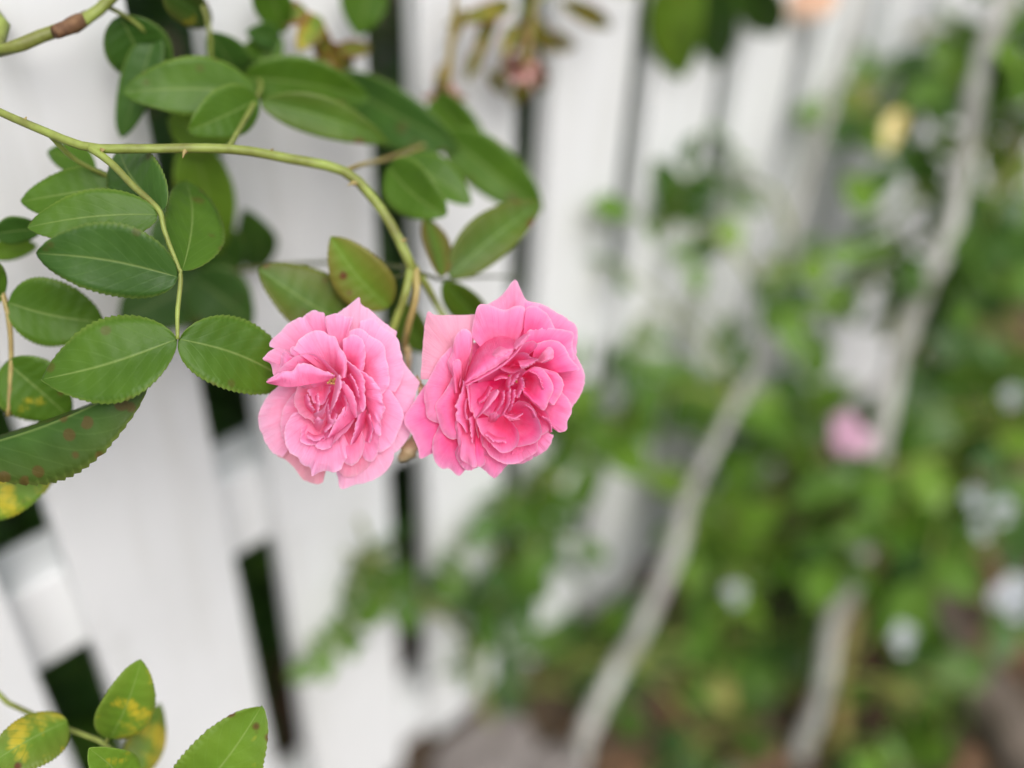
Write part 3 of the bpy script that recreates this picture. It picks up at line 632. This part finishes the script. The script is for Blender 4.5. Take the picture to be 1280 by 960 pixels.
# left inner bowl and the big folded petal above it
p([(306, 500), (314, 545), (326, 592), (345, 640), (372, 612)], [(475, 470)], 1, -10, 'c', 0, 0, .35)
p([(300, 498), (345, 474), (400, 443), (470, 398), (512, 350)], [(303, 480, 3), (322, 412), (366, 340), (430, 302), (482, 302), (512, 326, 3)], 6, -6, 'b', .22, 0, .3, vb=.25, hump=2.5, nu=36)
R.ribbon([(302, 499), (400, 446), (470, 402), (530, 340)], [(308, 506), (404, 456), (476, 408), (532, 350), (572, 292)], 6, 7, .25, .3, .6)
R.ribbon([(498, 348), (512, 318), (546, 290)], [(512, 352), (545, 325), (572, 292)], 5, 8, .45, .3, .6)
R.ribbon([(408, 372), (445, 340), (470, 352)], [(430, 388), (470, 374), (505, 350)], 4, 7.5, .5, .3, .6, .6)
R.ribbon([(342, 640), (365, 611), (388, 571), (409, 530), (430, 517)], [(350, 640), (390, 602), (424, 562), (443, 530), (436, 518)], 2, 6, .4, .3, .6)
# heart
p([(462, 412), (503, 365), (548, 329), (580, 317), (601, 329), (597, 348), (571, 366)], [(495, 440)], 3, -8, 'c', .1, 0, .4)
p([(468, 414), (512, 374), (548, 367), (584, 387), (604, 394), (566, 423), (535, 432)], [(490, 425)], 4, -5, 'c', .1, 0, .5)
R.ribbon([(521, 400), (560, 396), (600, 390)], [(535, 434), (566, 424), (606, 394)], 4, 6.5, .35, .5, .5)
p([(602, 392), (624, 364), (651, 342), (671, 367), (664, 392), (630, 409)], [(592, 405)], 4, -1, 'r', .7, 0, .3, nu=18, nv=8)
p([(438, 426), (468, 446), (503, 451), (538, 436)], [(488, 415)], 4, -7, 'c', .15, 0, .4)
R.stamens(500, 480, 12, -1)
for (l, r_, a, b, pl) in (
    ([(470, 505), (488, 480), (505, 460)], [(482, 512), (506, 492), (530, 452)], 1, 5, .45),
    ([(515, 470), (520, 505), (500, 545)], [(543, 470), (547, 510), (520, 555)], 0, 5, .2),
    ([(446, 535), (440, 570), (404, 640)], [(468, 520), (462, 570), (425, 622)], 1, 6, .25),
    ([(466, 540), (468, 580), (440, 640)], [(492, 515), (488, 575), (462, 622)], 3, 7, .3),
    ([(490, 520), (484, 570), (470, 615)], [(512, 520), (508, 560), (490, 605)], 2, 6, .2),
    ([(398, 640), (402, 655), (425, 655)], [(408, 618), (428, 612), (445, 630)], 2, 6, .4),
    ([(480, 470), (470, 490), (472, 520)], [(496, 455), (490, 490), (486, 520)], 1, 4, .3)):
    R.ribbon(l, r_, a, b, pl * .8, .9, .35, .4)
for (l, r_, a, b, pl) in (
    ([(540, 590), (566, 604), (584, 640)], [(548, 580), (580, 596), (598, 634)], 0, 3.5, .3),
    ([(560, 452), (590, 470), (610, 520)], [(572, 440), (608, 462), (628, 520)], -2, 3, .15),
    ([(352, 560), (376, 540), (400, 500)], [(362, 580), (392, 556), (414, 510)], -3, 1, .1),
    ([(396, 690), (430, 712), (470, 716)], [(386, 706), (424, 736), (474, 740)], 0, 3.5, .3),
    ([(610, 640), (640, 660), (650, 700)], [(624, 628), (656, 652), (664, 694)], -6, -2, .3),
    ([(300, 560), (292, 600), (300, 640)], [(312, 556), (306, 600), (314, 646)], 0, 2.5, .3),
    ([(420, 470), (450, 455), (480, 460)], [(424, 486), (456, 474), (486, 478)], -2, 2, .15)):
    R.ribbon(l, r_, a, b, pl, .55, .35, .5)
R.calyx(440, 480, 400, 430)

# withered sepals caught between the two blooms
wt = thing('withered_calyx', 'dry tan calyx and papery sepals wedged between the two pink blooms', 'calyx', P(514, 560, .418))
for (a, b, c, r0) in (((520, 545, .416), (512, 562, .414), (500, 574, .416), .0042), ((528, 484, .412), (524, 478, .410), (521, 470, .411), .0012), ((529, 482, .411), (526, 487, .409), (523, 494, .41), .0011), ((508, 430, .424), (510, 442, .423), (511, 462, .424), .0020)):
    V, Fc = tube(px_pts([a, b, c]), [r0 * .5, r0, r0 * .35], 8, 5, .5, random.random() * 9)
    link('sepal', mesh_from('sepal', [v - wt.location for v in V], Fc), wt, M['calyx'])

# ------------------------------------------------------------------ background shrubs
LM = []
for k in range(5):
    V, UV, Fc = leaf_verts(1.0, random.uniform(.58, .72), random.uniform(.1, .35), random.uniform(.12, .3), 9, 18, 2, random.uniform(-.5, .5), .03, k)
    LM.append((V, UV, Fc))
LEAFM = {}
def leafmesh(k, mat):
    if (k, mat) not in LEAFM:
        me = mesh_from('leaf', *[LM[k][i] for i in (0, 2)], LM[k][1]); me.materials.append(M[mat + '_far']); LEAFM[(k, mat)] = me
    return LEAFM[(k, mat)]
STALKM = {}
def stalkmesh(mat):
    if mat not in STALKM:
        V, Fc = tube([Vector((0, 0, 0)), Vector((.5, 0, .04)), Vector((1.0, 0, 0))], [.022, .018, .012], 6, 4)
        me = mesh_from('leaf_stalk', V, Fc); me.materials.append(M[mat]); STALKM[mat] = me
    return STALKM[mat]
def frame(ax, up):
    ax = ax.normalized(); nz = up - up.dot(ax) * ax
    nz = nz.normalized() if nz.length > 1e-3 else ax.orthogonal().normalized()
    return Matrix((ax, nz.cross(ax), nz)).transposed().to_4x4()
PIN = ((0.98, 0, 1.0), (0.72, 62, .9), (0.72, -62, .9), (0.36, 70, .75), (0.36, -70, .75))
def compound(parent, pos, ax, up, size, mats, sick=0.1, n_=5):
    """a rose leaf: stalk with three or five leaflets"""
    st = bpy.data.objects.new('leaf_stalk', stalkmesh('cane')); C.objects.link(st); st.parent = parent
    st.matrix_local = Matrix.Translation(pos - parent.location) @ frame(ax, up) @ Matrix.Diagonal((size, size, size, 1))
    for (t, an, s_) in PIN[:n_]:
        lf = bpy.data.objects.new('leaflet', leafmesh(random.randrange(5), random.choice(mats))); C.objects.link(lf); lf.parent = st
        a = math.radians(an + random.uniform(-14, 14)); k = s_ * random.uniform(.5, .66)
        lf.matrix_local = Matrix.Translation((t, 0, .04 * (1 - abs(2 * t - 1)))) @ Matrix.Rotation(a, 4, 'Z') @ Matrix.Rotation(random.uniform(-.5, .5), 4, 'X') @ Matrix.Rotation(random.uniform(-.25, .3), 4, 'Y') @ Matrix.Diagonal((k, k, k, 1))
        lf.color = (random.random() * .25 if random.random() < .8 * sick + .05 else 0, random.random() * sick * 3, 0, 1)
        if random.random() < sick * .12: lf.color = (random.uniform(.5, .9), .8, 0, 1)
def rdir(): 
    v = Vector((random.gauss(0, 1), random.gauss(0, 1), random.gauss(0, 1))); return v.normalized()
def blob(parent, attach, cx, cy, rx, ry, z, dz, count, size, mats, sick=.1, keep=0.03):
    """leaves spread through a volume round P(cx,cy,z), each on a twig that leaves the cane at `attach`"""
    hub = P(cx, cy, min(z, fence_z(cx, cy) - keep))
    V, Fc = tube([attach, attach.lerp(hub, .5) + Vector((0, 0, .02)), hub], [.0028, .0022, .0016], 6, 5)
    V2 = list(V); F2 = list(Fc)
    for i in range(count):
        while True:
            a, b = random.uniform(-1, 1), random.uniform(-1, 1)
            if a * a + b * b < 1: break
        qx, qy = cx + a * rx, cy + b * ry
        zz = min(z + random.uniform(-dz, dz), fence_z(qx, qy) - keep - random.uniform(0, .02))
        q = P(qx, qy, zz)
        out = (q - hub); out = out.normalized() if out.length > .004 else rdir()
        ax = (out + rdir() * .7 + Vector((0, 0, -.15))).normalized()
        up = (Vector((0, 0, 1)) * .8 + (CAM - q).normalized() * .55 + rdir() * .55).normalized()
        sz = size * random.uniform(.75, 1.25)
        st = q - ax * sz * .5
        compound(parent, st, ax, up, sz, mats, sick, 5 if random.random() < .6 else 3)
        v_, f_ = tube([hub, hub.lerp(st, .5) + rdir() * .008, st], [.0014, .0011, .0009], 5, 3)
        k = len(V2); V2 += v_; F2 += [tuple(x + k for x in f) for f in f_]
    link('twig', mesh_from('twig', [v - parent.location for v in V2], F2), parent, M['cane'])

GR = ['leaf', 'leaf', 'leafB', 'leafY']
# 1: large shrub at the right with pale old canes
g1 = ground_pt(985, 985)
s1_ = thing('rose_shrub', 'leafy rose shrub with thick pale grey canes at the right edge', 'rose bush', (g1.x, g1.y, 0))
c1 = px_far([(985, 985, 1.07), (1004, 930, 1.05), (1030, 855, 1.03), (1041, 780, 1.01), (1074, 705, .99), (1092, 620, .97), (1106, 520, .95), (1124, 440, .93), (1152, 370, .92), (1186, 288, .91), (1200, 215, .895), (1212, 160, .88), (1228, 80, .87), (1252, 0, .855), (1290, -140, .84)])
cane('cane', s1_, [Vector((g1.x, g1.y, -.04))] + c1, [.0105, .0110, .010, .0090, .0095, .0085, .008, .009, .009, .008, .0085, .0085, .008, .008, .0075], M['caneg'], 12, 8, .4)
c1b = px_far([(1040, 985, 1.07), (1050, 900, 1.06), (1056, 800, 1.04), (1140, 600, 1.03), (1180, 480, 1.02), (1215, 360, 1.0), (1270, 200, .98), (1330, 60, .96)])
cane('cane', s1_, c1b, [.009, .009, .008, .008, .007, .007], M['caneb'], 10, 8, .2)
A1 = c1
for (at_, cx, cy, rx, ry, z, dz, n_, sz, mt, sk) in (
    (A1[4], 1060, 620, 110, 70, 1.04, .05, 16, .085, GR, .2), (A1[4], 1190, 600, 90, 70, 1.0, .05, 18, .085, GR, .1),
    (A1[5], 1240, 530, 60, 60, .97, .05, 9, .085, ['leaf', 'leafB'], .1), (A1[5], 1235, 410, 60, 80, .97, .05, 14, .08, ['leaf', 'leafB'], .1),
    (A1[4], 990, 570, 60, 55, 1.08, .04, 6, .08, GR, .1), (A1[3], 940, 690, 50, 45, 1.03, .05, 7, .085, ['leafY', 'leaf'], .3),
    (A1[3], 1090, 740, 70, 50, 1.07, .04, 6, .08, GR, .2), (A1[10], 1250, 190, 50, 120, .92, .04, 14, .08, GR, .3),
    (A1[10], 1150, 300, 70, 70, .99, .03, 8, .07, GR, .3), (A1[11], 1125, 150, 50, 80, .97, .03, 5, .065, GR, .2),
    (A1[11], 1180, 90, 60, 70, .98, .03, 5, .065, ['leafB', 'leaf'], .2), (A1[8], 1080, 350, 50, 60, 1.0, .04, 5, .065, GR, .4),
    (A1[12], 1260, 40, 40, 70, .9, .03, 7, .075, GR, .2), (A1[2], 1140, 870, 50, 50, 1.05, .03, 5, .08, ['leaf', 'leafB'], .2),
    (A1[2], 1190, 710, 80, 40, 1.03, .04, 7, .08, ['leaf', 'leafB'], .1), (A1[1], 1130, 950, 70, 30, 1.03, .04, 5, .08, GR, .2)):
    blob(s1_, at_, cx, cy, rx, ry, z, dz, n_, sz, mt, sk)

# 2: shrub with one leaning grey cane in the middle
g2 = ground_pt(728, 935)
s2_ = thing('rose_shrub', 'rose shrub with one leaning grey cane in front of the pickets, middle right', 'rose bush', (g2.x, g2.y, 0))
def fz(px, py, off): return P(px, py, fence_z(px, py) - off)
c2 = [Vector((g2.x, g2.y, -.04)), P(732, 915, g2 and (g2 - CAM).dot(cf) - .01), P(764, 850, 1.04), P(806, 776, 1.01), P(842, 690, .985), P(866, 610, .965), P(920, 505, .95), P(972, 400, .93), P(990, 300, .91), P(1020, 190, .89), P(1050, 90, .87), P(1080, -30, .85), P(1100, -120, .84)]
cane('cane', s2_, c2, [.0085, .009, .0085, .008, .008, .0065, .005, .004, .0038, .0038, .0036, .0035, .0035], M['caneg'], 12, 8, .4)
for (ai, cx, cy, rx, ry, z, dz, n_, sz, mt, sk) in (
    (5, 915, 520, 50, 40, 1.05, .03, 4, .07, GR, .1), (7, 850, 275, 65, 26, .95, .02, 4, .065, ['leaf', 'leafB'], .1),
    (8, 930, 230, 36, 36, .95, .02, 3, .06, GR, .1), (6, 830, 390, 60, 60, .98, .03, 4, .055, GR, .2),
    (6, 790, 510, 60, 50, 1.02, .03, 4, .08, GR, .15), (7, 970, 330, 30, 40, .9, .02, 3, .05, GR, .5),
    (4, 900, 660, 40, 40, 1.07, .03, 4, .07, ['leafY', 'leaf'], .2)):
    blob(s2_, c2[ai], cx, cy, rx, ry, z, dz, n_, sz, mt, sk)

# 3: shoots growing close against the pickets below the roses
g3 = ground_pt(620, 905)
s3_ = thing('rose_shrub', 'green leafy shoots climbing the pickets directly below the two roses', 'rose bush', (g3.x, g3.y, 0))
c3 = [Vector((g3.x, g3.y, -.03)), fz(600, 830, .05), fz(640, 720, .05), fz(690, 620, .045), fz(740, 540, .04)]
cane('cane', s3_, c3, [.004, .0035, .003, .0025, .002], M['cane'])
c3b = [c3[1], fz(560, 770, .05), fz(480, 715, .05), fz(450, 650, .05)]
cane('cane', s3_, c3b, [.003, .0028, .0024, .002], M['cane'])
for (at_, cx, cy, rx, ry, n_, sz, mt) in ((c3[3], 720, 545, 50, 40, 5, .07, GR), (c3[3], 680, 610, 40, 30, 3, .07, ['leaf', 'leafB']), (c3[2], 652, 660, 38, 50, 7, .07, ['leaf', 'leafB']), (c3[1], 590, 765, 26, 54, 7, .06, ['leaf', 'leafB']), (c3b[2], 458, 715, 28, 30, 3, .055, ['leaf', 'leafB']), (c3b[1], 432, 790, 16, 36, 2, .045, ['leaf']), (c3[2], 575, 680, 20, 40, 2, .05, ['leaf'])):
    blob(s3_, at_, cx, cy, rx, ry, .95, .04, n_, sz, mt, .08, .03)

# 4: low plants at the foot of the fence
g4 = ground_pt(780, 830)
s4_ = thing('low_plant', 'low dark leafy plant on the soil at the foot of the fence', 'plant', (g4.x, g4.y, 0))
c4 = [Vector((g4.x, g4.y, -.02)), P(775, 825, 1.08), P(770, 810, 1.07)]
cane('cane', s4_, c4, [.003, .0025, .002], M['cane'])
for (cx, cy, rx, ry, n_, z, mt) in ((728, 822, 38, 40, 9, 1.11, ['leafB', 'leaf']), (850, 840, 70, 60, 14, 1.13, ['leafB', 'leaf']), (880, 930, 60, 30, 7, 1.05, ['leafB', 'leaf']), (940, 880, 60, 60, 13, 1.12, ['leafB', 'leaf']), (1000, 790, 40, 40, 4, 1.16, ['leafB', 'leaf']), (900, 800, 40, 40, 4, 1.12, ['leaf', 'leafY']), (690, 850, 24, 24, 3, 1.10, ['leafB'])):
    blob(s4_, c4[1], cx, cy, rx, ry, z, .03, n_, .07, mt, .15)

# hedge behind the fence
hd = thing('hedge', 'dark green hedge glimpsed through the gaps behind the white pickets', 'hedge', (1.0, 0.5, 0))
for k in range(6):
    x = -.1 + k * .5
    V, Fc = tube([Vector((x, .5, -.05)), Vector((x + .05, .48, .5)), Vector((x - .04, .5, 1.05))], [.014, .011, .006], 8, 6, .2)
    link('stem', mesh_from('stem', [v - hd.location for v in V], Fc), hd, M['caned'])
for k in range(300):
    q = Vector((random.uniform(-.25, 1.3), random.uniform(.09, .30), random.random() ** 1.5 * 1.0))
    lf = bpy.data.objects.new('leaf', leafmesh(random.randrange(5), random.choice(['leaf', 'leafB']))); C.objects.link(lf); lf.parent = hd
    sz = random.uniform(.04, .065)
    lf.matrix_local = Matrix.Translation(q - hd.location) @ frame(rdir() + Vector((0, 0, -.3)), Vector((0, -.5, 1)) + rdir() * .6) @ Matrix.Diagonal((sz, sz, sz, 1)); lf.color = (0, .1, 0, 1)
V, Fc, UV = [], [], []
v0, uv0, f0 = leaf_verts(1.0, .64, .25, .2, 0, 4, 1, .2, 0, 0)
for k in range(9000):
    q = Vector((random.uniform(-.7, 4.2), .16 + random.random() ** 1.4 * .8, random.random() ** 1.5 * 1.15))
    sz = random.uniform(.05, .085); mt = Matrix.Translation(q - hd.location) @ frame(rdir(), Vector((0, -.5, 1)) + rdir() * .6) @ Matrix.Diagonal((sz, sz, sz, 1))
    b = len(V); V += [mt @ v for v in v0]; UV += uv0; Fc += [tuple(x + b for x in f) for f in f0]
fo = link('foliage', mesh_from('foliage', V, Fc, UV), hd, M['leafB_far']); fo['kind'] = 'stuff'; fo.color = (0, .1, 0, 1)

# ------------------------------------------------------------------ blurred blooms further back
def small_rose(name, label, cx, cy, z, rad, mat, group=None, tilt=None, np_=22, cat='rose'):
    c = P(cx, cy, z); t = thing(name, label, cat, c, group)
    ax = ((CAM - c).normalized() + (tilt or Vector((0, 0, .4)))).normalized()
    fr = frame(ax.orthogonal(), ax).to_3x3()
    for i in range(np_):
        k = i / np_; a = i * 2.4 + random.uniform(-.3, .3); opn = .25 + 1.15 * k; ln = rad * (.5 + .5 * k) * random.uniform(.75, 1.35); wd = ln * .95
        V, UV, Fc = [], [], []
        for j in range(7):
            v = j / 6
            for q in range(7):
                u = q / 3 - 1
                th = opn * (v ** .7) * (1 + .25 * v); r = ln * v
                x, zz = r * math.sin(th), r * math.cos(th) * .75 + .06 * rad * math.sin(3 * u + i) * v
                y = u * wd * .62 * math.sqrt(max(0, v * (1.25 - .5 * v))) ; x -= (u * u) * .18 * ln * v; zz += u * u * .12 * ln * v
                V.append(fr @ Vector((x * math.cos(a) - y * math.sin(a), x * math.sin(a) + y * math.cos(a), zz - rad * .3))); UV.append((u * .5 + .5, v))
        for j in range(6):
            for q in range(6): Fc.append((j * 7 + q, j * 7 + q + 1, (j + 1) * 7 + q + 1, (j + 1) * 7 + q))
        o = link('petal', mesh_from('petal', V, Fc, UV), t, M[mat]); o.color = (.85, 0, 0, 1)
    V, Fc = tube([fr @ Vector((0, 0, -rad * .3)), fr @ Vector((0, 0, -rad * .75)), fr @ Vector((0, 0, -rad * 1.6)) + Vector((0, 0, -.02))], [rad * .16, rad * .14, .0015], 8, 4)
    link('calyx', mesh_from('calyx', V, Fc), t, M['cane'])
small_rose('pink_rose', 'small pale pink rose out of focus among the leaves at right', 1060, 545, .885, .018, 'petalD')
small_rose('peach_rose', 'peach coloured bloom cut off by the top edge of the picture', 1012, -16, .86, .024, 'petalP')
for (cx, cy, z, r, lb) in ((1262, 497, .90, .014, 'round white blossom at the right edge above the other white blossoms'), (1216, 622, .91, .014, 'white blossom uppermost of the clustered three at right'), (1250, 640, .90, .013, 'white blossom rightmost of the clustered three at right'), (1226, 662, .91, .013, 'white blossom lowest of the clustered three at right'),
    (1264, 752, .92, .024, 'largest white blossom at the right edge beneath the cluster'), (1126, 802, .90, .016, 'white blossom low between the grey cane and the log'), (918, 742, .96, .015, 'white blossom left of the thick grey cane, near the soil')):
    small_rose('white_blossom', lb, cx, cy, z, r, 'petalW', 'white blossoms at right', np_=6, cat='blossom')
# pale yellow dying leaf hung in the right shrub
hero_leaf(s1_, (1126, 138), (1108, 190), 24, .90, .90, 10, .3, .3, (.75, .3, 0), 'dryleaf', name='leaf')
# withered blossoms near the top edge
for (cx, cy, z, r, lb) in ((655, 84, .60, .011, 'withered pinkish blossom hanging at the top, in front of the pickets'), (556, 112, .56, .010, 'small faded pink bud left of the withered blossom')):
    t = thing('withered_blossom', lb, 'withered flower', P(cx, cy, z))
    for i in range(9):
        d = (rdir() + Vector((0, 0, -.6))).normalized(); s_ = d.orthogonal().normalized()
        A = Vector(); B = d * r * random.uniform(.8, 1.3)
        V, UV, Fc = leaf_verts(r * 1.3, r * .9, .5, .5, 0, 10, 2, random.uniform(-1, 1), .15, i)
        o = link('petal', mesh_from('petal', V, Fc, UV), t, M['drypink' if i % 3 else 'brown']); o.matrix_local = frame(d, s_)
    V, Fc = tube([Vector((0, 0, 0)), Vector((.004, 0, .02)), Vector((.01, .0, .07)), Vector((.03, .01, .16))], [.003, .0013, .0012, .0014], 6, 4)
    link('stalk', mesh_from('stalk', V, Fc), t, M['caneb'])

# ------------------------------------------------------------------ stones, log, litter
def rock(name, label, cat, c, sx, sy, sz, mat, seed):
    bm = bmesh.new(); bmesh.ops.create_icosphere(bm, subdivisions=4, radius=1)
    for v in bm.verts:
        d = 1 + .28 * noise.noise(v.co * 1.3 + Vector((seed, 0, 0))) + .10 * noise.noise(v.co * 4 + Vector((seed, 3, 0)))
        v.co = Vector((v.co.x * sx * d, v.co.y * sy * d, max(-.4, min(.62, v.co.z)) * sz * d))
    me = bpy.data.meshes.new(name); bm.to_mesh(me); bm.free(); me.polygons.foreach_set('use_smooth', [True] * len(me.polygons))
    o = link(name, me, None, mat); o.location = c; tag(o, label, cat); return o
q = ground_pt(610, 950); rock('stone', 'flat grey stone on the soil at the bottom edge below the roses', 'stone', (q.x, q.y, -.02), .06, .045, .035, M['stone'], 1.0)
q = ground_pt(690, 965); rock('stone', 'smaller pale stone beside the flat grey stone at the bottom edge', 'stone', (q.x, q.y, -.02), .04, .035, .03, M['stone'], 5.0)
A, B = ground_pt(1140, 742), ground_pt(1330, 985)
V, Fc = tube([A + Vector((0, 0, -.015)), A.lerp(B, .5) + Vector((0, 0, -.01)), B + Vector((0, 0, -.015))], [.026, .03, .03], 20, 14, .3, 3)
o = link('log', mesh_from('log', [v - A for v in V], Fc), None, M['log']); o.location = A; tag(o, 'weathered grey brown log lying on the soil in the lower right corner', 'log')
V, Fc, UV = [], [], []
for k in range(2600):
    q = Vector((random.uniform(.1, 2.6), random.uniform(-1.3, .35), 0)); q.z = gnoise(q.x, q.y) - .02 + random.uniform(-.006, .006)
    sz = random.uniform(.015, .04); mt = Matrix.Translation(q) @ frame(Vector((random.gauss(0, 1), random.gauss(0, 1), random.gauss(0, .2))), Vector((random.gauss(0, .3), random.gauss(0, .3), 1))) @ Matrix.Diagonal((sz, sz, sz, 1))
    b = len(V); V += [mt @ v for v in v0]; UV += uv0; Fc += [tuple(x + b for x in f) for f in f0]
lt = link('leaf_litter', mesh_from('leaf_litter', V, Fc, UV), None, M['brown']); lt['kind'] = 'stuff'; lt['label'] = 'dry brown fallen leaves scattered over the soil'; lt['category'] = 'leaf litter'
